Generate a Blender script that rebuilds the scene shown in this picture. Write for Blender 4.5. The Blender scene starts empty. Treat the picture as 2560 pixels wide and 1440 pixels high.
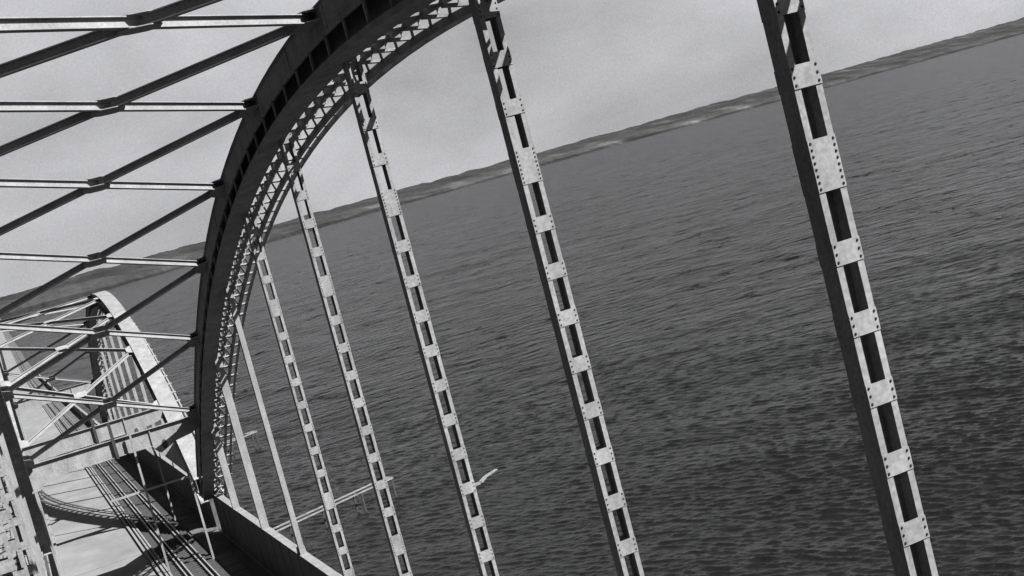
import bpy, math, random
from mathutils import Vector, Matrix
random.seed(7)
scene = bpy.context.scene
col = scene.collection
R = math.radians

# ------------------------------------------------------------------ camera
F_PX, YAW, PIT, ROLL = 3400.0, .3577, -.0922, -.2561
fw = Vector((math.sin(YAW)*math.cos(PIT), math.cos(YAW)*math.cos(PIT), math.sin(PIT)))
r0 = Vector((math.cos(YAW), -math.sin(YAW), 0)); u0 = r0.cross(fw)
cr, sr = math.cos(ROLL), math.sin(ROLL)
rr = cr*r0 + sr*u0; uu = -sr*r0 + cr*u0
cd = bpy.data.cameras.new('camera'); cam = bpy.data.objects.new('camera', cd); col.objects.link(cam)
M = Matrix.Identity(4)
for i in range(3):
    M[i][0] = rr[i]; M[i][1] = uu[i]; M[i][2] = -fw[i]
cam.matrix_world = M
cd.sensor_width = 36; cd.lens = 36*F_PX/2560; cd.clip_start = .1; cd.clip_end = 60000
scene.camera = cam

# ------------------------------------------------------------------ sky, sun, exposure
SUN = Vector((.70, -.78, 1.03)).normalized()
SUN_EL = math.asin(SUN.z); SUN_AZ = math.atan2(SUN.x, SUN.y)
CLEAR_DIM, CLOUD = .38, 2.6  # sky outside the cloud scaled down so shaded faces stay dark; cloud brightness
w = bpy.data.worlds.new("World"); scene.world = w; w.use_nodes = True
nt = w.node_tree; nt.nodes.clear()
def N(nt, t, **kw):
    n = nt.nodes.new(t)
    for k, v in kw.items(): setattr(n, k, v)
    return n
sky = N(nt, 'ShaderNodeTexSky', sky_type='NISHITA', sun_disc=False, sun_elevation=SUN_EL, sun_rotation=SUN_AZ,
        altitude=40, air_density=1.0, dust_density=2.5, ozone_density=1.0)
bw = N(nt, 'ShaderNodeSeparateColor')                # red channel alone as grey: dims the blue sky and its fill light
tc = N(nt, 'ShaderNodeTexCoord')
mp = N(nt, 'ShaderNodeMapping'); mp.inputs['Scale'].default_value = (1.6, 1.6, 3.4)
mp.inputs['Rotation'].default_value = (0, R(6), R(20))
n1 = N(nt, 'ShaderNodeTexNoise'); n1.inputs['Scale'].default_value = 2.3; n1.inputs['Detail'].default_value = 7; n1.inputs['Roughness'].default_value = .5
n1.inputs['Distortion'].default_value = .3
n2 = N(nt, 'ShaderNodeTexNoise'); n2.inputs['Scale'].default_value = 950; n2.inputs['Detail'].default_value = 1
r1 = N(nt, 'ShaderNodeMapRange'); r1.inputs['From Min'].default_value = .36; r1.inputs['From Max'].default_value = .64
r1.inputs['To Min'].default_value = .72; r1.inputs['To Max'].default_value = 1.22
r2 = N(nt, 'ShaderNodeMapRange'); r2.inputs['From Min'].default_value = .3; r2.inputs['From Max'].default_value = .7
r2.inputs['To Min'].default_value = .93; r2.inputs['To Max'].default_value = 1.07
m1 = N(nt, 'ShaderNodeMath', operation='MULTIPLY'); m2 = N(nt, 'ShaderNodeMath', operation='MULTIPLY')
bg = N(nt, 'ShaderNodeBackground'); bg.inputs['Strength'].default_value = .05
out = N(nt, 'ShaderNodeOutputWorld')
L = nt.links.new
def MATH(op, a, b=None, clamp=False):
    q = N(nt, 'ShaderNodeMath', operation=op); q.use_clamp = clamp
    for k, x in enumerate((a, b)):
        if x is None: continue
        if isinstance(x, (int, float)): q.inputs[k].default_value = x
        else: L(x, q.inputs[k])
    return q.outputs[0]
L(sky.outputs[0], bw.inputs[0]); L(tc.outputs['Generated'], mp.inputs[0]); L(mp.outputs[0], n1.inputs['Vector'])
L(tc.outputs['Generated'], n2.inputs['Vector'])
L(n1.outputs['Fac'], r1.inputs['Value']); L(n2.outputs['Fac'], r2.inputs['Value'])
clear = MATH('MULTIPLY', bw.outputs[0], CLEAR_DIM)
# cloud kept to the view ahead; unseen sky left dim to darken shaded sides
sx = N(nt, 'ShaderNodeSeparateXYZ'); L(tc.outputs['Generated'], sx.inputs[0])
el = N(nt, 'ShaderNodeMapRange', interpolation_type='SMOOTHSTEP'); L(sx.outputs[2], el.inputs['Value'])
el.inputs['From Min'].default_value = .23; el.inputs['From Max'].default_value = .44; el.inputs['To Min'].default_value = 1; el.inputs['To Max'].default_value = 0
dt = N(nt, 'ShaderNodeVectorMath', operation='DOT_PRODUCT'); L(tc.outputs['Generated'], dt.inputs[0])
dt.inputs[1].default_value = (math.sin(R(25)), math.cos(R(25)), 0)
az = N(nt, 'ShaderNodeMapRange', interpolation_type='SMOOTHSTEP'); L(dt.outputs['Value'], az.inputs['Value'])
az.inputs['From Min'].default_value = .1; az.inputs['From Max'].default_value = .65
wt = MATH('MULTIPLY', el.outputs[0], az.outputs[0])
cl = MATH('MULTIPLY', r1.outputs[0], CLOUD)
a_ = MATH('MULTIPLY', cl, wt); b_ = MATH('MULTIPLY', clear, MATH('SUBTRACT', 1.0, wt))
tot = MATH('MULTIPLY', MATH('ADD', a_, b_), r2.outputs[0])
tint = N(nt, 'ShaderNodeMix', data_type='RGBA', blend_type='MULTIPLY'); tint.inputs['Factor'].default_value = 1
tint.inputs['B'].default_value = (.985, .985, 1.02, 1)
L(tot, tint.inputs['A']); L(tint.outputs['Result'], bg.inputs['Color']); L(bg.outputs[0], out.inputs[0])

sd = bpy.data.lights.new('sun', 'SUN'); sd.energy = 5.0; sd.angle = R(.53); sd.color = (1, 1, .99)
so = bpy.data.objects.new('sun', sd); col.objects.link(so); so.rotation_euler = SUN.to_track_quat('Z', 'Y').to_euler()
scene.view_settings.view_transform = 'Standard'; scene.view_settings.look = 'None'
scene.view_settings.exposure = 2.0; scene.view_settings.gamma = 1.0
try: scene.cycles.max_bounces = 6
except Exception: pass

# ------------------------------------------------------------------ materials
def mat(name, v, rough=.6, var=.15, scale=1.5, vs=(1, 1, 1), metal=0.0, fine=0.0, bump=0.0, streak=False):
    m = bpy.data.materials.new(name); m.use_nodes = True; t = m.node_tree; b = t.nodes['Principled BSDF']; b.inputs['Specular IOR Level'].default_value = .12
    g = N(t, 'ShaderNodeNewGeometry'); mp = N(t, 'ShaderNodeMapping'); mp.inputs['Scale'].default_value = vs
    n = N(t, 'ShaderNodeTexNoise'); n.inputs['Scale'].default_value = scale; n.inputs['Detail'].default_value = 7; n.inputs['Roughness'].default_value = .65
    cr_ = N(t, 'ShaderNodeValToRGB')
    lo, hi = v*(1-var), v*(1+var)
    cr_.color_ramp.elements[0].position = .3; cr_.color_ramp.elements[0].color = (lo, lo, lo*1.01, 1)
    cr_.color_ramp.elements[1].position = .7; cr_.color_ramp.elements[1].color = (hi, hi, hi*1.01, 1)
    t.links.new(g.outputs['Position'], mp.inputs[0]); t.links.new(mp.outputs[0], n.inputs['Vector']); t.links.new(n.outputs['Fac'], cr_.inputs[0])
    src = cr_.outputs[0]
    if fine:
        n2 = N(t, 'ShaderNodeTexNoise'); n2.inputs['Scale'].default_value = 14; n2.inputs['Detail'].default_value = 3
        t.links.new(g.outputs['Position'], n2.inputs['Vector'])
        rg = N(t, 'ShaderNodeMapRange'); rg.inputs['From Min'].default_value = .3; rg.inputs['From Max'].default_value = .7
        rg.inputs['To Min'].default_value = 1-fine; rg.inputs['To Max'].default_value = 1+fine
        t.links.new(n2.outputs['Fac'], rg.inputs['Value'])
        mx = N(t, 'ShaderNodeMix', data_type='RGBA', blend_type='MULTIPLY'); mx.inputs['Factor'].default_value = 1
        t.links.new(src, mx.inputs['A']); t.links.new(rg.outputs[0], mx.inputs['B']); src = mx.outputs['Result']
    t.links.new(src, b.inputs['Base Color'])
    b.inputs['Roughness'].default_value = rough; b.inputs['Metallic'].default_value = metal
    if bump:
        bp = N(t, 'ShaderNodeBump'); bp.inputs['Strength'].default_value = bump; bp.inputs['Distance'].default_value = .05
        t.links.new(n.outputs['Fac'], bp.inputs['Height']); t.links.new(bp.outputs[0], b.inputs['Normal'])
    return m
STEEL = mat('painted_steel', .125, .8, .28, 1.6, (1, 1, .4), fine=.20)
RIVET = mat('rusty_rivet', .012, .6, .2, 5)
BRACE = mat('brace_steel', .14, .8, .22, .9, (1, 1, 1), fine=.16)
SHADED_STEEL = mat('shaded_web_steel', .05, .85, .35, 1.2, fine=.2)  # darker steel copy for the tie webs, their shade put into the colour
DARKP = mat('dark_paint', .022, .8, .3, 2)
ROADM = mat('concrete_road', .11, .85, .22, .35, (1, .5, 1), fine=.10)
JOINT = mat('tar_joint', .06, .8, .2, 2)
BED = mat('track_bed', .055, .9, .5, .8, (1, .35, 1), fine=.3)
RAILM = mat('steel_rail', .14, .4, .15, 2)
SLEEP = mat('tarred_sleeper', .035, .85, .3, 3)
CONC = mat('pier_concrete', .13, .85, .2, .4)
TIMBER = mat('weathered_timber', .10, .85, .35, 1.5)
PILEM = mat('wet_pile', .03, .7, .3, 2)
PLANK = mat('footway_planks', .11, .85, .2, .8)
GAP = mat('dark_gap', .03, .9, .3, 2)
KERB = mat('kerb_stone', .12, .8, .15, 1.2, fine=.1)

# ------------------------------------------------------------------ helpers
G0 = .0358
def drop(y):                                   # the grade of the bridge, easing out far away
    if y < 380: return G0*y
    t = min(y-380, 500); return G0*380 + G0*(t - t*t/1000)
OR = {}
class MB:
    def __init__(s): s.v = []; s.f = []; s.mi = []; s.m = 0
    def add(s, vs, fs):
        b = len(s.v); s.v += [tuple(p) for p in vs]
        for f in fs: s.f.append([b+i for i in f]); s.mi.append(s.m)
    BF = [(0,3,2,1),(4,5,6,7),(0,1,5,4),(1,2,6,5),(2,3,7,6),(3,0,4,7)]
    def box(s, x0, x1, y0, y1, z0, z1):
        s.add([(x0,y0,z0),(x1,y0,z0),(x1,y1,z0),(x0,y1,z0),(x0,y0,z1),(x1,y0,z1),(x1,y1,z1),(x0,y1,z1)], MB.BF)
    def beam(s, a, b, wd, ht, up=(0,0,1)):
        a = Vector(a); b = Vector(b); d = (b-a).normalized(); up = Vector(up)
        x = d.cross(up).normalized(); z = x.cross(d)
        x *= wd/2; z *= ht/2
        s.add([a-x-z, a+x-z, b+x-z, b-x-z, a-x+z, a+x+z, b+x+z, b-x+z], MB.BF)
    def ibeam(s, a, b, wd, ht, t=.03):
        a = Vector(a); b = Vector(b); d = (b-a).normalized(); x = d.cross(Vector((0,0,1))).normalized(); z = x.cross(d)
        s.beam(a+z*(ht/2), b+z*(ht/2), wd, t); s.beam(a-z*(ht/2), b-z*(ht/2), wd, t)
        s.beam(a+z*0, b+z*0, t*1.5, ht-t*1.02)
    def sweep(s, ys, x0, x1, top, bot):        # box swept along Y with profile functions top(y), bot(y)
        vs = []; fs = []
        for y in ys:
            a, b = top(y), bot(y); vs += [(x0,y,b),(x1,y,b),(x1,y,a),(x0,y,a)]
        for i in range(len(ys)-1):
            o = 4*i
            for k in range(4):
                k2 = (k+1) % 4; fs.append((o+k, o+k2, o+4+k2, o+4+k))
        fs.append((0,3,2,1)); o = 4*(len(ys)-1); fs.append((o,o+1,o+2,o+3))
        s.add(vs, fs)
    def prism(s, poly, y0, y1):                # polygon in XZ extruded in Y
        n = len(poly); vs = [(p[0],y0,p[1]) for p in poly]+[(p[0],y1,p[1]) for p in poly]
        fs = [tuple(range(n)), tuple(range(2*n-1, n-1, -1))]
        for i in range(n): j = (i+1) % n; fs.append((i, i+n, j+n, j))
        s.add(vs, fs)
    def rivet(s, x, y, z, r=.026, n=7, h=.02):   # head on a face looking to -Y
        vs = [(x+r*math.cos(k*2*math.pi/n), y, z+r*math.sin(k*2*math.pi/n)) for k in range(n)]
        vs += [(x+r*.6*math.cos(k*2*math.pi/n), y-h, z+r*.6*math.sin(k*2*math.pi/n)) for k in range(n)]
        fs = [tuple(range(2*n-1, n-1, -1))]
        for i in range(n): j = (i+1) % n; fs.append((i, i+n, j+n, j))
        s.add(vs, fs)
    def build(s, name, mats, parent=None, shear=True, mirror=False, bevel=0.0, **props):
        if mirror: s.v = [(8.7-p[0], p[1], p[2]) for p in s.v]
        v = [(p[0], p[1], p[2]-(drop(p[1]) if shear else 0)) for p in s.v]
        n = len(v); o = Vector(((min(p[0] for p in v)+max(p[0] for p in v))/2, (min(p[1] for p in v)+max(p[1] for p in v))/2, min(p[2] for p in v)))
        me = bpy.data.meshes.new(name); me.from_pydata([(p[0]-o.x, p[1]-o.y, p[2]-o.z) for p in v], [], s.f)
        if not isinstance(mats, (list, tuple)): mats = [mats]
        for m in mats: me.materials.append(m)
        if len(mats) > 1: me.polygons.foreach_set('material_index', s.mi)
        me.validate()
        import bmesh
        bm = bmesh.new(); bm.from_mesh(me); bmesh.ops.recalc_face_normals(bm, faces=bm.faces); bm.to_mesh(me); bm.free()
        ob = bpy.data.objects.new(name, me); col.objects.link(ob)
        OR[ob] = o
        if parent is not None: ob.parent = parent; ob.location = o - OR[parent]
        else: ob.location = o
        if bevel:
            b = ob.modifiers.new('bevel', 'BEVEL'); b.width = bevel; b.segments = 1; b.limit_method = 'ANGLE'
        for k, val in props.items(): ob[k] = val
        return ob
def thing(name, loc, label, cat, group=None):
    o = bpy.data.objects.new(name, None); col.objects.link(o); o.location = loc; o.empty_display_size = .5
    OR[o] = Vector(loc); o['label'] = label; o['category'] = cat
    if group: o['group'] = group
    return o

ZD = -15.5                                        # deck level on the graded frame
ZT = -13.05                                       # top of the tie girders
PAN = 9.573

# ------------------------------------------------------------------ sea and far shore
def sea_mat():
    m = bpy.data.materials.new('sea_water'); m.use_nodes = True; t = m.node_tree; b = t.nodes['Principled BSDF']
    b.inputs['Base Color'].default_value = (.005, .005, .005, 1); b.inputs['Roughness'].default_value = .26; b.inputs['Specular IOR Level'].default_value = .32; b.inputs['IOR'].default_value = 1.33
    g = N(t, 'ShaderNodeNewGeometry')
    def noise(rot, sc, scale, det, dist=0.0, rough=.55):
        mp = N(t, 'ShaderNodeMapping'); mp.inputs['Rotation'].default_value = (0, 0, R(rot)); mp.inputs['Scale'].default_value = sc
        n = N(t, 'ShaderNodeTexNoise'); n.inputs['Scale'].default_value = scale; n.inputs['Detail'].default_value = det
        n.inputs['Distortion'].default_value = dist; n.inputs['Roughness'].default_value = rough
        t.links.new(g.outputs['Position'], mp.inputs[0]); t.links.new(mp.outputs[0], n.inputs['Vector']); return n.outputs['Fac']
    bb = noise(50, (.42, 1, 1), .75, 4, .4, .6)
    d_ = noise(30, (.6, 1, 1), 1.9, 3, .3)
    fa = noise(48, (.6, 1, 1), .30, 2, .2, .5)          # longer waves, carried to the horizon
    p1 = noise(40, (.5, 1, 1), .02, 9, .4, .68)
    def mul(x, k):
        q = N(t, 'ShaderNodeMath', operation='MULTIPLY'); t.links.new(x, q.inputs[0]); q.inputs[1].default_value = k; return q.outputs[0]
    def add(x, y):
        q = N(t, 'ShaderNodeMath', operation='ADD'); t.links.new(x, q.inputs[0]); t.links.new(y, q.inputs[1]); return q.outputs[0]
    h = add(add(mul(bb, .34), mul(d_, .09)), mul(fa, .8))
    def rng(x, a, b_):
        q = N(t, 'ShaderNodeMapRange'); t.links.new(x, q.inputs['Value']); q.inputs['From Min'].default_value = .38; q.inputs['From Max'].default_value = .62
        q.inputs['To Min'].default_value = a; q.inputs['To Max'].default_value = b_; return q.outputs[0]
    at = N(t, 'ShaderNodeAttribute', attribute_name='far_ripple'); h = add(mul(bb, .30), mul(d_, .09))
    fx = N(t, 'ShaderNodeMath', operation='MULTIPLY_ADD'); t.links.new(at.outputs['Fac'], fx.inputs[0]); fx.inputs[1].default_value = 2.1; fx.inputs[2].default_value = .10
    ff = N(t, 'ShaderNodeMath', operation='MULTIPLY'); t.links.new(fa, ff.inputs[0]); t.links.new(fx.outputs[0], ff.inputs[1]); h = add(h, ff.outputs[0])
    hm = N(t, 'ShaderNodeMath', operation='MULTIPLY'); t.links.new(h, hm.inputs[0]); t.links.new(rng(p1, .7, 1.15), hm.inputs[1])
    p3 = noise(60, (.8, 1, 1), .10, 7, .3, .85)
    g1 = rng(p1, 1.08, .92); g3 = rng(p3, 2.6, -.2)
    mx_ = N(t, 'ShaderNodeMix', data_type='FLOAT'); t.links.new(at.outputs['Fac'], mx_.inputs[0]); mx_.inputs[2].default_value = 1.0; t.links.new(g3, mx_.inputs[3])
    sm = N(t, 'ShaderNodeMath', operation='MULTIPLY'); t.links.new(g1, sm.inputs[0]); t.links.new(mx_.outputs[0], sm.inputs[1]); sm.use_clamp = False
    t.links.new(mul(sm.outputs[0], .40), b.inputs['Specular IOR Level'])
    bp = N(t, 'ShaderNodeBump'); bp.inputs['Distance'].default_value = 1.0
    t.links.new(hm.outputs[0], bp.inputs['Height']); t.links.new(bp.outputs[0], b.inputs['Normal'])
    return m
SEAZ = -44.0
import numpy as np
def sea_mesh():
    rg = np.random.RandomState(11)
    r = list(np.linspace(40, 111, 30)); x = 111.3
    while x < 11000: r.append(x); x += max(.23, x*x/105000)
    r = np.array(r); drr = np.gradient(r)[:, None]; az = np.radians(np.linspace(-13, 58, 1300))
    Rg, A = np.meshgrid(r, az, indexing='ij'); X = Rg*np.sin(A); Y = Rg*np.cos(A)
    Z = np.zeros_like(X); Xd = X.copy(); Yd = Y.copy()
    n = 84; lod = np.zeros_like(Z); tot = 0
    for i in range(n):
        lam = .5*(2.3/.5)**rg.rand(); k = 2*math.pi/lam
        th = R(53)+rg.randn()*R(19); amp = .0058*lam; ph = rg.rand()*6.283
        w = np.clip(2-drr*3.2/lam, 0, 1)*np.ones_like(Z); lod += w; tot += 1
        q = k*(X*math.sin(th)+Y*math.cos(th))+ph
        Z += w*amp*np.cos(q); Xd -= w*.8*amp*math.sin(th)*np.sin(q); Yd -= w*.8*amp*math.cos(th)*np.sin(q)
    lod = 1-lod/tot
    for i in range(46):                                   # low swell and gust marks, seen best far out
        lam = 5*(90/5)**rg.rand(); k = 2*math.pi/lam; th = R(42)+rg.randn()*R(26); ph = rg.rand()*6.283
        w = np.clip(2-drr*3.0/lam, 0, 1); Z += w*.0015*lam*(1 if lam < 12 else (12/lam)**.3)*np.cos(k*(X*math.sin(th)+Y*math.cos(th))+ph)
    # gusts: wave height varies over tens of metres
    g = 1+.3*np.sin(X/31+1.7*np.sin(Y/47)+.6)*np.sin(Y/39+1.3*np.sin(X/53))
    Z *= g
    e = np.ones_like(Z); e *= np.clip((Rg-42)/60, 0, 1)*np.clip((A-az[0])/R(2), 0, 1)*np.clip((az[-1]-A)/R(2), 0, 1)
    Z = SEAZ+Z*e-1.2*(1-e)
    nr, na = Z.shape; co = np.stack([Xd, Yd, Z], -1).reshape(-1, 3).astype(np.float32)
    idx = np.arange(nr*na).reshape(nr, na)
    f = np.stack([idx[:-1, :-1], idx[:-1, 1:], idx[1:, 1:], idx[1:, :-1]], -1).reshape(-1, 4)
    # the wide flat sheet beyond the sector joins in, a little lower
    b0 = len(co); co = np.concatenate([co, np.array([(-6000,-3000,SEAZ-1.2),(9800,-3000,SEAZ-1.2),(9800,11000,SEAZ-1.2),(-6000,11000,SEAZ-1.2)], np.float32)])
    f = np.concatenate([f[:, ::-1], np.array([[b0, b0+1, b0+2, b0+3]])])
    me = bpy.data.meshes.new('sea'); me.vertices.add(len(co)); me.vertices.foreach_set('co', co.ravel())
    me.loops.add(f.size); me.loops.foreach_set('vertex_index', f.ravel().astype(np.int32))
    me.polygons.add(len(f)); me.polygons.foreach_set('loop_start', np.arange(0, f.size, 4, dtype=np.int32)); me.polygons.foreach_set('loop_total', np.full(len(f), 4, np.int32))
    me.update(calc_edges=True); me.polygons.foreach_set('use_smooth', np.ones(len(f), bool))
    at = me.attributes.new('far_ripple', 'FLOAT', 'POINT'); at.data.foreach_set('value', np.concatenate([lod.ravel(), np.ones(4)]).astype(np.float32))
    me.materials.append(sea_mat()); ob = bpy.data.objects.new('sea', me); col.objects.link(ob)
    ob['kind'] = 'structure'; ob['label'] = 'dark choppy sound under a grey sky, waves in long low ridges'; ob['category'] = 'sea'
sea_mesh()

def lerp_tab(tab, x):
    if x <= tab[0][0]: return tab[0][1]
    for (a, b), (c, d) in zip(tab, tab[1:]):
        if x <= c: return b+(d-b)*(x-a)/(c-a)
    return tab[-1][1]
from mathutils import noise as mn
shore = [(-30, 2300), (0, 2400), (5, 2550), (11, 3000), (17, 3500), (23, 4000), (33, 4900), (43, 7000), (60, 9000)]
crest = [(-30, -.0035), (.5, -.0026), (6.4, -.0016), (10.7, -.0024), (16, -.002), (23, -.0004), (33, .0015), (43, .0042), (60, .005)]
vs = []; fs = []; NA = 1500; NR = 34
for i in range(NA+1):
    az = -12+70*i/NA; a = R(az); rs = lerp_tab(shore, az) + 60*mn.noise((az*.6, 3, 0)) + 8*mn.noise((az*3, 9, 0))
    rc = rs*1.14; zc = -SEAZ*0 + lerp_tab(crest, az)*rc
    for j in range(NR+1):
        q = j/NR; rad = rs + (rs*.16)*q; x, y = rad*math.sin(a), rad*math.cos(a)
        hh = min(1, q/.85); hh = hh**.8 if q < .85 else 1-(q-.85)*1.2
        z = SEAZ + (zc-SEAZ)*hh
        if j == 0: z = SEAZ-2
        else:
            tre = mn.noise((x*.012, y*.012, 1)); wood = 1 if tre > -.12 else 0
            z += min(1, j/2)*(5+2.2*max(-1,min(1,tre*3))+.8*mn.noise((x*.05, y*.05, 4))+.8*mn.noise((x*.13, y*.13, 5))) + 3*mn.noise((x*.0012, y*.0012, 7))*hh
            z -= 6*hh
        vs.append((x, y, z))
for i in range(NA):
    for j in range(NR):
        o = i*(NR+1)+j; fs.append((o, o+NR+1, o+NR+2, o+1))
def shore_mat():
    m = bpy.data.materials.new('wooded_shore'); m.use_nodes = True; t = m.node_tree; b = t.nodes['Principled BSDF']
    g = N(t, 'ShaderNodeNewGeometry')
    n = N(t, 'ShaderNodeTexNoise'); n.inputs['Scale'].default_value = .006; n.inputs['Detail'].default_value = 4
    n2 = N(t, 'ShaderNodeTexNoise'); n2.inputs['Scale'].default_value = .06; n2.inputs['Detail'].default_value = 4
    t.links.new(g.outputs['Position'], n.inputs['Vector']); t.links.new(g.outputs['Position'], n2.inputs['Vector'])
    c = N(t, 'ShaderNodeValToRGB'); e = c.color_ramp.elements
    e[0].position = .35; e[0].color = (.018, .018, .018, 1); e[1].position = .72; e[1].color = (.065, .065, .065, 1)
    k = c.color_ramp.elements.new(.6); k.color = (.032, .032, .032, 1)
    t.links.new(n.outputs['Fac'], c.inputs[0])
    rg = N(t, 'ShaderNodeMapRange'); rg.inputs['From Min'].default_value = .3; rg.inputs['From Max'].default_value = .7
    rg.inputs['To Min'].default_value = .75; rg.inputs['To Max'].default_value = 1.25; t.links.new(n2.outputs['Fac'], rg.inputs['Value'])
    mx = N(t, 'ShaderNodeMix', data_type='RGBA', blend_type='MULTIPLY'); mx.inputs['Factor'].default_value = 1
    t.links.new(c.outputs[0], mx.inputs['A']); t.links.new(rg.outputs[0], mx.inputs['B'])
    sp = N(t, 'ShaderNodeSeparateXYZ'); t.links.new(g.outputs['Position'], sp.inputs[0])
    n3 = N(t, 'ShaderNodeTexNoise'); n3.inputs['Scale'].default_value = .0028; n3.inputs['Detail'].default_value = 3; t.links.new(g.outputs['Position'], n3.inputs['Vector'])
    ad = N(t, 'ShaderNodeMath', operation='MULTIPLY_ADD'); t.links.new(n3.outputs['Fac'], ad.inputs[0]); ad.inputs[1].default_value = -26; t.links.new(sp.outputs[2], ad.inputs[2])
    hr = N(t, 'ShaderNodeValToRGB'); hm_ = N(t, 'ShaderNodeMapRange'); hm_.inputs['From Min'].default_value = -62; hm_.inputs['From Max'].default_value = -2
    t.links.new(ad.outputs[0], hm_.inputs['Value']); t.links.new(hm_.outputs[0], hr.inputs[0]); e = hr.color_ramp.elements       # belts: shore wood, fields, ridge wood
    e[0].position = .0; e[0].color = (.45, .45, .45, 1); e[1].position = 1; e[1].color = (.75, .75, .75, 1)
    for p_, v_ in ((.16, .45), (.22, .95), (.40, .9), (.47, .62)):
        q_ = hr.color_ramp.elements.new(p_); q_.color = (v_, v_, v_, 1)
    mz = N(t, 'ShaderNodeMix', data_type='RGBA', blend_type='MULTIPLY'); mz.inputs['Factor'].default_value = 1
    t.links.new(mx.outputs['Result'], mz.inputs['A']); t.links.new(hr.outputs[0], mz.inputs['B']); t.links.new(mz.outputs['Result'], b.inputs['Base Color'])
    b.inputs['Roughness'].default_value = 1; b.inputs['Specular IOR Level'].default_value = .05; return m
s = MB(); s.add(vs, fs)
s.build('hills', shore_mat(), shear=False, kind='structure', label='low wooded far shore along the horizon', category='shore')

# ------------------------------------------------------------------ arch spans
def frange(a, b, st):
    n = max(1, int(round((b-a)/st))); return [a+(b-a)*i/n for i in range(n+1)]

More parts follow.
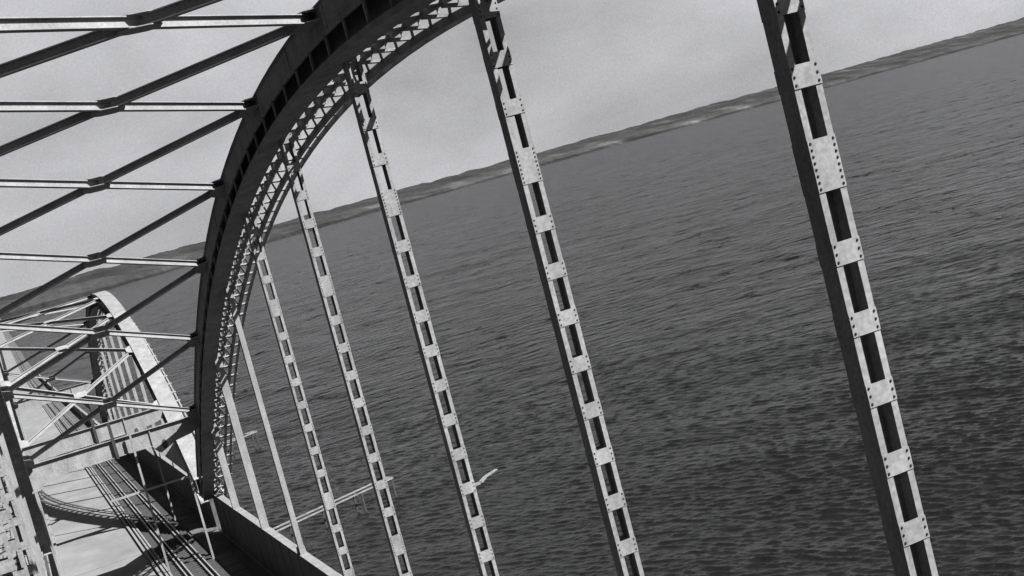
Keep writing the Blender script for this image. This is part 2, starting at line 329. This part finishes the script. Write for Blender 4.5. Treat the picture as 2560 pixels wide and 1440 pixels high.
def arch_span(label, zt, slope, y0, y1, nodes, hangers, portals, cross_range, solid, detail):
    """zt(y): rib top, graded frame; nodes: bracing and hanger positions"""
    root = thing('arch_bridge', (4.35, (y0+y1)/2, ZD-drop((y0+y1)/2)), label, 'bridge', 'steel arch spans of the bridge')
    c = lambda y: math.sqrt(1+slope(y)**2)
    off = lambda d: (lambda y: zt(y)-d*c(y))
    ys = frange(y0, y1, 1.5)
    for side, mir in (('r', False), ('l', True)):
        # ---- rib: closed inner box, open outer lattice, all one part with its own pieces below
        s = MB()
        s.sweep(ys, 9.97, 10.0, off(.03), off(1.425))          # back plate
        s.sweep(ys, 9.365, 10.0, off(1.426), off(1.45))        # bottom plate
        s.sweep(ys, 9.345, 9.37, off(.03), off(.80))           # upper web
        s.sweep(ys, 9.30, 9.344, off(.70), off(.80))           # edge angle
        s.sweep(ys, 9.26, 10.44, off(0), off(.028))            # top plate
        s.sweep(ys, 9.27, 9.363, off(1.32), off(1.47))         # bottom angle
        y = y0+2
        while y < y1-2:                                        # butt straps over the web plate seams
            k = c(y); t = zt(y); s.beam((9.335, y, t-.05*k), (9.335, y, t-.69*k), .02, .26, up=(0, 1, 0)); y += PAN/2
        step = 1.9
        y = y0+.8
        while y < y1-.5:
            k = c(y); t = zt(y); sl = slope(y)
            s.beam((9.33, y, t-.76*k), (9.33, y, t-1.44*k), .06, .10, up=(0, 1, 0))
            y += step
        rib = s.build('arch_rib', STEEL, root, mirror=mir)
        s = MB()
        s.sweep(ys, 10.30, 10.40, off(.027), off(.40)); s.sweep(ys, 10.30, 10.40, off(1.30), off(1.50))
        y = y0+.5; n_ = 0
        while y < y1-.5:
            k = c(y); t = zt(y); nn = (0, -slope(y), 1)
            s.beam((10.35, y, t-.39*k), (10.35, y, t-1.31*k), .05, .52, up=(0, 1, 0))
            s.beam((9.99, y, t-1.43*k), (10.32, y, t-1.43*k), .40, .06, up=nn)
            y += PAN/7; n_ += 1
        s.build('outer_lattice', STEEL, rib, mirror=mir)
        # ---- inspection ladder along the underside
        s = MB()
        s.sweep(ys, 10.58, 10.69, off(1.68), off(1.86)); s.sweep(ys, 10.92, 11.02, off(1.72), off(1.85))
        y = y0+.9; n_ = 0
        while y < y1-.9:
            k = c(y); t = zt(y); nn = (0, -slope(y), 1)
            s.beam((9.98, y, t-1.62*k), (10.6, y, t-1.70*k), .18, .07, up=nn); s.beam((10.6, y, t-1.70*k), (11.1, y, t-1.72*k), .18, .07, up=nn)
            s.beam((10.37, y, t-1.45*k), (10.37, y, t-1.61*k), .05, .05, up=(0,1,0))
            if detail:
                s.beam((10.02, y, t-1.62*k), (10.36, y+.62, zt(y+.62)-1.55*k), .07, .03, up=nn)
                s.beam((10.36, y+.62, zt(y+.62)-1.55*k), (10.6, y+1.3, zt(y+1.3)-1.70*k), .07, .03, up=nn)
            if detail and y > 50 and n_ % 7 < 6:                 # added arcs, shaped to imitate sunlit rims of batten holes
                pts = [(10.12+.17*math.sin(a*.62), y-.08, t-1.72*k-.15*math.cos(a*.62)) for a in range(0, 6)]
                for p, q in zip(pts, pts[1:]): s.beam(p, q, .05, .05, up=(0, 1, 0))
                s.beam((10.0, y-.08, t-1.64*k), pts[-1], .045, .045, up=(0, 1, 0))
            y += PAN/7; n_ += 1
        s.build('inspection_ladder', STEEL, rib, mirror=mir)
        # ---- tie girder
        s = MB(); ty = frange(y0, y1, 3.2)
        s.sweep(ty, 9.83, 10.17, lambda y: ZT, lambda y: ZT-.028)
        s.sweep(ty, 10.21, 10.29, lambda y: ZT-.07, lambda y: ZT-.17)
        s.sweep(ty, 9.78, 9.859, lambda y: ZT-2.7, lambda y: ZT-2.89)
        y = y0+1
        while y < y1: s.box(10.1, 10.25, y-.05, y+.05, ZT-.16, ZT-.08); y += PAN/4
        tie = s.build('tie_girder', STEEL, root, mirror=mir)
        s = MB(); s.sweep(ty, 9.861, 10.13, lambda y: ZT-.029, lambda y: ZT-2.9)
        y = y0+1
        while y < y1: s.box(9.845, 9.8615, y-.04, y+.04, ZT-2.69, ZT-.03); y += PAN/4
        s.build('girder_web', SHADED_STEEL, tie, mirror=mir)
        # ---- hangers
        for hi, Y in enumerate(hangers):
            zt_ = zt(Y)-1.2*c(Y); zb = ZT-.02
            sol = Y in solid
            s = MB(); hw, hd = .21, .17
            if sol == False:
                for sx in (-1, 1):                                # two channels, backs outward
                    xo = 10+sx*hw; xi = xo-sx*.022
                    s.box(min(xo,xi), max(xo,xi), Y-hd, Y+hd, zb, zt_)
                    xf = xo-sx*.095; 
                    for yy in (Y-hd, Y+hd-.022): s.box(min(xi,xf), max(xi,xf), yy+.0, yy+.022, zb, zt_)
                hg = None
                plates = []; zc, second = PLATES.get(round(Y, 1), (zt_-2.4, 9))
                n = 0; z = zc
                while z < zt_-1.1: z += .94+(.2 if z == zc else 0); n -= 1
                while z > zb+.4:
                    ln = .34 if n in (0, second) else .15
                    plates.append((z-ln, z+ln)); z -= .94+(.21 if n in (-1, 0, second-1, second) else 0); n += 1
                big = detail and not mir
                if not big:
                    for a, b in plates: s.box(10-hw+.002, 10+hw-.002, Y-hd-.018, Y-hd, a, b)
                for a, b in plates: s.box(10-hw+.002, 10+hw-.002, Y+hd, Y+hd+.018, a, b)
                hg = s.build('hanger', STEEL, root, mirror=mir)
                if big:
                    for a, b in plates:
                        p = MB(); p.box(10-hw-.003, 10+hw+.003, Y-hd-.013, Y-hd-.001, a, b)
                        p.m = 1
                        nr = 3 if b-a < .4 else 8
                        for q in range(nr):
                            zz = a+.045+(b-a-.09)*q/(nr-1)
                            for xx in (10-hw+.035, 10+hw-.035): p.rivet(xx, Y-hd-.0125, zz, .021 if Y < 20 else .019, h=.014)
                        p.build('batten_plate', [STEEL, RIVET], hg, mirror=mir)
            else:
                hw2 = {'thin': .12, 'mid': .14, 'wide': .2}[solid[Y]]
                s.box(10-hw2, 10+hw2, Y-.15, Y-.125, zb, zt_); s.box(10-hw2, 10+hw2, Y+.125, Y+.15, zb, zt_)
                s.box(9.985-hw2*.4, 10.015-hw2*.4, Y-.124, Y+.124, zb, zt_)
                hg = s.build('hanger', STEEL, root, mirror=mir)
            # gusset where the hanger meets the tie
            s = MB(); s.prism([(9.80, ZT+.001), (10.24, ZT+.001), (10.20, ZT+.35), (9.82, ZT+.35)], Y+.20, Y+.22)
            s.build('hanger_gusset', STEEL, root, mirror=mir)
    # ---- lateral X bracing between the ribs
    zb_ = lambda y: zt(y)-.22*c(y)
    XL, XR = -.62, 9.32
    pr = [(a, b) for a, b in zip(nodes, nodes[1:]) if a >= cross_range[0]-.1 and b <= cross_range[1]+.1]
    for a, b in pr:
        za, zb2 = zb_(a), zb_(b); mid = ((XL+XR)/2, (a+b)/2, (za+zb2)/2)
        s = MB(); s.ibeam((XL, a, za), (XR, b, zb2), .20, .22, .025); s.build('cross_brace', BRACE, root)
        s = MB()
        A = Vector((XL, b, zb2)); B = Vector((XR, a, za)); d = (B-A).normalized()
        m_ = Vector(mid)
        s.ibeam(A, m_-d*.19, .20, .22, .025); s.ibeam(m_+d*.19, B, .20, .22, .025)
        s.build('cross_brace', BRACE, root)
        s = MB(); sl = (zb2-za)/(b-a)
        for sg in (.128, -.148):
            P = []
            for (dx, dy) in ((-.46,-.26),(-.2,-.40),(.2,-.40),(.46,-.26),(.46,.26),(.2,.40),(-.2,.40),(-.46,.26)):
                P.append((mid[0]+dx, mid[1]+dy, mid[2]+dy*sl+sg))
            s.add(P+[(p[0],p[1],p[2]+.02) for p in P], [tuple(range(8)), tuple(range(15,7,-1))]+[(i,i+8,(i+1)%8+8,(i+1)%8) for i in range(8)])
        s.build('gusset_plate', BRACE, root)
    for Y in nodes:
        if Y < cross_range[0]-.1 or Y > cross_range[1]+.1: continue
        for sd_, mir in ((1, False), (-1, True)):
            s = MB(); z = zb_(Y); sl = slope(Y)
            for sg in (.128, -.148):
                P = [(9.32, Y-.75, z-.75*sl+sg), (9.32, Y+.75, z+.75*sl+sg), (9.0, Y+.6, z+.6*sl+sg), (8.8, Y+.35, z+.35*sl+sg), (8.8, Y-.35, z-.35*sl+sg), (9.0, Y-.6, z-.6*sl+sg)]
                s.add(P+[(p[0],p[1],p[2]+.02) for p in P], [tuple(range(6)), tuple(range(11,5,-1))]+[(i,i+6,(i+1)%6+6,(i+1)%6) for i in range(6)])
            s.build('gusset_plate', BRACE, root, mirror=mir)
    # ---- portals
    for (Y, zu, zl, knee) in portals:
        s = MB()
        s.prism([(-.66, zu), (9.36, zu), (9.36, zu-.75), (8.75, zu-1.0), (7.75, zu-1.15), (8.02, zl-knee), (6.4, zl), (.3, zl), (-.1, zl-.5), (-.66, zl-.6)], Y-.02, Y+.02)
        s.box(7.93, 8.05, Y-.12, Y+.12, ZD-.3, zl-knee+.01); s.box(.0-.56, -.46, Y-.12, Y+.12, ZD, zl-.5)
        s.box(-.62, 9.32, Y-.2, Y-.021, zu-.03, zu); s.box(-.62, 9.32, Y+.021, Y+.2, zu-.03, zu)
        for (p, q) in (((.3, zl), (6.4, zl)), ((6.4, zl), (8.02, zl-knee)), ((7.78, zu-1.2), (8.04, zl-knee))):
            s.beam((p[0], Y, p[1]+.0), (q[0], Y, q[1]+.0), .26, .03, up=(0,0,1))
        for xx in (6.45,): s.box(xx-.03, xx+.03, Y-.12, Y-.021, zl+.02, zu-.04)
        s.m = 1
        n = 12
        for xx in (7.12,):                                   # oval lightening hole
            vs = [(xx+.16*math.cos(k*2*math.pi/n), Y-.03, zl-.1+.30*math.sin(k*2*math.pi/n)) for k in range(n)]
            s.add(vs, [tuple(range(n))])
        ps = s.build('portal_strut', [STEEL, GAP], root)
        s = MB()
        mX = 4.35; s.box(mX-.09, mX+.09, Y-.24, Y-.2, zl-.1, zu+1.0); 
        s.build('hanging_post', DARKP, root)
    # ---- floor beams under the deck
    for Y in nodes:
        s = MB(); s.box(-.6, 9.3, Y-.15, Y+.15, ZD-1.9, ZD-.65); s.build('cross_beam', STEEL, root)
    return root

PLATES = {14.8: (-.54, 9), 24.4: (.66, 10), 33.9: (.89, 11), 43.5: (-.92, 9), 53.1: (-1.4, 8)}
nodes1 = [14.784+PAN*k for k in range(-4, 9)]
Yc = 32.2
zt1 = lambda y: 6.1-.47*((y-Yc)/PAN)**2
sl1 = lambda y: -.94*(y-Yc)/PAN**2
h1 = nodes1[1:-1]
solid1 = {nodes1[9]: 'thin', nodes1[10]: 'wide', nodes1[11]: 'wide', nodes1[1]: 'wide'}
arch_span('near dark steel arch span with battened white hangers and X bracing overhead', zt1, sl1, -26.4, 91.2, nodes1, h1,
          [(82.4, -7.0, -8.05, 2.35)], (nodes1[1], nodes1[11]), solid1, True)
nodes2 = [92.9+9.55*k for k in range(0, 11)]
Yc2 = 140.5
zt2 = lambda y: 2.55-.0067*(y-Yc2)**2
sl2 = lambda y: -.0134*(y-Yc2)
arch_span('farther smaller arch span with its broad sunlit top plate, beyond the portal', zt2, sl2, 93.6, 188.4, nodes2, nodes2[1:-1],
          [(101.5, -7.3, -8.5, 2.4), (180.5, -7.3, -8.5, 2.4)], (nodes2[1], nodes2[-2]), {n: 'mid' for n in nodes2}, False)

# ------------------------------------------------------------------ road, footway, track
s = MB(); ry = frange(-30, 188, 8)+frange(200, 2400, 60)
s.sweep(ry, -.30, 4.70, lambda y: ZD, lambda y: ZD-.6)
s.build('road', ROADM, kind='structure', label='pale concrete carriageway on the left side of the bridge', category='road')
s = MB()
y = -25.2
while y < 190: s.box(-.28, 4.69, y-.05, y+.05, ZD+.001, ZD+.005); y += 14.6
s.box(.16, .2, -30, 190, ZD+.0015, ZD+.0055) if False else None
s.build('road_joints', JOINT, kind='structure', label='dark tar joints across the concrete road', category='road')
s = MB(); s.sweep(ry, -.56, -.305, lambda y: ZD+.14, lambda y: ZD-.6); s.build('road_kerb', KERB, kind='structure', label='pale kerb along the left edge of the road', category='kerb')
s = MB(); s.sweep(ry, 4.705, 4.86, lambda y: ZD+.16, lambda y: ZD-.6); s.sweep(ry, 5.02, 5.14, lambda y: ZD+.10, lambda y: ZD-.6)
s.sweep(ry, 5.22, 5.34, lambda y: ZD+.10, lambda y: ZD-.6)
s.build('dividing_kerb', KERB, kind='structure', label='pale ribbed kerb dividing the road from the railway', category='kerb')
s = MB(); s.sweep(ry, 5.36, 9.77, lambda y: ZD-.25, lambda y: ZD-.6); s.build('railway_bed', BED, kind='structure', label='dark railway bed beside the tie girder', category='track bed')
s = MB(); s.sweep(ry, -5.2, -2.15, lambda y: ZD+.05, lambda y: ZD-.5)
s.m = 1
rnd = random.Random(3)
for k in range(420):
    y = rnd.uniform(60, 260); x = -5.1+.31*rnd.randint(0, 9); ln = rnd.choice([2.2, 3.5, 5.0])
    s.box(x-.05, x+.05, y, y+ln, ZD+.051, ZD+.055)
for k in range(40):
    y = 60+5*k+rnd.uniform(-1, 1); x = rnd.uniform(-5, -3.4); s.box(x, x+rnd.choice([.6, 1.0]), y-.25, y+.25, ZD+.0505, ZD+.0545)
s.build('footway', [PLANK, GAP], kind='structure', label='pale planked footway outside the left girder with dark gaps', category='footway')
# railing posts line of footway hidden behind the girder is left out
tr = thing('railway_track', (6.7, 80, ZD-.25-drop(80)), 'single railway track in the shade of the right tie girder', 'railway track')
ty = frange(-30, 190, 6)+frange(200, 900, 50)
for xx in (5.98, 7.415):
    s = MB(); s.sweep(ty, xx-.035, xx+.035, lambda y: ZD+.06, lambda y: ZD+.015); s.sweep(ty, xx-.01, xx+.01, lambda y: ZD+.014, lambda y: ZD-.06)
    s.sweep(ty, xx-.065, xx+.065, lambda y: ZD-.061, lambda y: ZD-.085); s.build('rail', RAILM, tr)
for xx in (6.25, 7.15):
    s = MB(); s.sweep(ty, xx-.04, xx+.04, lambda y: ZD+.04, lambda y: ZD-.085); s.build('guard_rail', RAILM, tr)
s = MB(); y = -29
while y < 189: s.box(5.45, 7.95, y-.12, y+.12, ZD-.245, ZD-.088); y += .65
s.build('sleepers', SLEEP, tr, kind='stuff')
# walkway plates beside the track
s = MB(); 
y = -29
while y < 188: s.box(8.15, 9.05, y, y+2.25, ZD-.2, ZD-.15); y += 2.4
s.build('track_walkway', BED, kind='structure', label='row of pale slabs between the track and the girder', category='walkway')

# ------------------------------------------------------------------ gantry
ga = thing('track_gantry', (5.7, 81.8, ZD-drop(81.8)), 'slender pale post with a long crossbar beside the track at the portal', 'gantry')
GY = 81.9
s = MB(); s.box(5.26, 5.38, GY-.06, GY+.06, ZD-.3, -6.75); s.build('post', STEEL, ga)
s = MB(); s.box(3.30, 7.92, GY-.04-.1, GY+.04-.1, -10.42, -10.30); s.build('crossbar', STEEL, ga)

# ------------------------------------------------------------------ piers
def pier(y, w2, lab):
    zt_ = ZD-3.4-drop(y)
    root = thing('bridge_pier', (4.35, y, SEAZ), lab, 'pier', 'concrete piers of the bridge')
    def ring(z, a, b, n=24):
        return [(4.35+(a if math.cos(t) > 0 else -a)*(abs(math.cos(t))**.5), y+(b if math.sin(t) > 0 else -b)*(abs(math.sin(t))**.9), z) for t in [2*math.pi*k/n for k in range(n)]]
    def loft(rings):
        s = MB(); vs = []; n = 24
        for r_ in rings: vs += r_
        fs = [tuple(range(n))[::-1], tuple(range(n*(len(rings)-1), n*len(rings)))]
        for k in range(len(rings)-1):
            for i in range(n): j = (i+1) % n; fs.append((k*n+i, k*n+j, (k+1)*n+j, (k+1)*n+i))
        s.add(vs, fs); return s
    loft([ring(SEAZ-3, 9.6, 3.2), ring(SEAZ+2.5, 9.4, 3.0), ring(SEAZ+2.51, 7.6, 2.1), ring(zt_-1.2, 7.0, 1.7)]).build('shaft', CONC, root, shear=False)
    loft([ring(zt_-1.199, 7.4, 2.0), ring(zt_, 7.5, 2.1)]).build('cap', CONC, root, shear=False)
    for xx in (-1.3, 10.0):
        b = MB(); b.box(xx-.4, xx+.4, y-1.3, y+1.3, zt_+.001, zt_+.35); b.build('bearing', STEEL, root, shear=False)
pier(92.4, 0, 'concrete pier where the two arch spans meet')
pier(189.6, 0, 'concrete pier at the far end of the farther arch span')
for k in range(7):
    y0 = 190.4+60*k
    v = thing('viaduct_span', (4.35, y0+30, ZD-drop(y0+30)), ['plate girder viaduct span just beyond the farther arch', 'second viaduct span beyond the farther arch', 'third viaduct span beyond the farther arch', 'fourth viaduct span beyond the farther arch', 'fifth viaduct span beyond the farther arch', 'sixth viaduct span beyond the farther arch', 'seventh viaduct span beyond the farther arch'][k], 'viaduct', 'plate girder spans of the approach viaduct')
    for xx in (-1.0, 9.4):
        s = MB(); s.sweep(frange(y0, y0+59.5, 8), xx, xx+.4, lambda y: ZD+.9, lambda y: ZD-3.2); s.build('plate_girder', STEEL, v)
    pier(y0+60, 0, ['first', 'second', 'third', 'fourth', 'fifth', 'sixth', 'seventh'][k]+' slim concrete pier under the approach viaduct')

# ------------------------------------------------------------------ timber fenders in the water
def fender(a, b, lab, wid=2.2, h=3.0):
    a = Vector(a); b = Vector(b); d = (b-a).normalized(); n = Vector((-d.y, d.x, 0)); ln = (b-a).length
    root = thing('timber_fender', ((a.x+b.x)/2, (a.y+b.y)/2, SEAZ), lab, 'fender', 'timber fenders standing in the water')
    for off_, zz in ((0, h), (wid, h)):
        s = MB(); p = a+n*off_; q = b+n*off_; s.beam((p.x, p.y, SEAZ+zz), (q.x, q.y, SEAZ+zz), .24, .18); s.build('waling', TIMBER, root, shear=False)
    k = max(3, int(ln/5)+1)
    for i in range(k):
        p = a+d*(.3+(ln-.6)*i/(k-1))
        for off_ in (0, wid):
            q = p+n*off_; s = MB(); s.beam((q.x, q.y, SEAZ-1), (q.x, q.y, SEAZ+h-.12), .24, .24, up=(0,1,0)); s.build('pile', PILEM, root, shear=False)
        s = MB(); q = p+n*wid; s.beam((p.x+n.x*.16, p.y+n.y*.16, SEAZ+h-.3), (q.x-n.x*.16, q.y-n.y*.16, SEAZ+h-.3), .16, .16); s.build('cross_piece', TIMBER, root, shear=False)
    s = MB(); e = b-d*2.2
    for i in range(7):
        p = e+d*(.15+.32*i); q = p+n*wid; s.beam((p.x, p.y, SEAZ+h+.16), (q.x, q.y, SEAZ+h+.16), .27, .08)
    s.build('platform', TIMBER, root, shear=False)
fender((24.5, 184, 0), (46.6, 193.5, 0), 'long pale timber fender in the water beside the tie girder', 2.0, 3.0)
fender((30.5, 276, 0), (42.5, 280.0, 0), 'small far timber fender seen between the last short hangers', 2.0, 3.0)
s = MB(); pts = [(54.6, 184.2), (56.6, 184.4), (58.2, 186.6), (60.8, 188.6)]
for p, q in zip(pts, pts[1:]): s.beam((p[0], p[1], SEAZ+.12), (q[0], q[1], SEAZ+.12), .5, .35)
s.build('floating_boom', TIMBER, shear=False, label='short pale bent timber boom floating right of the third hanger', category='boom')
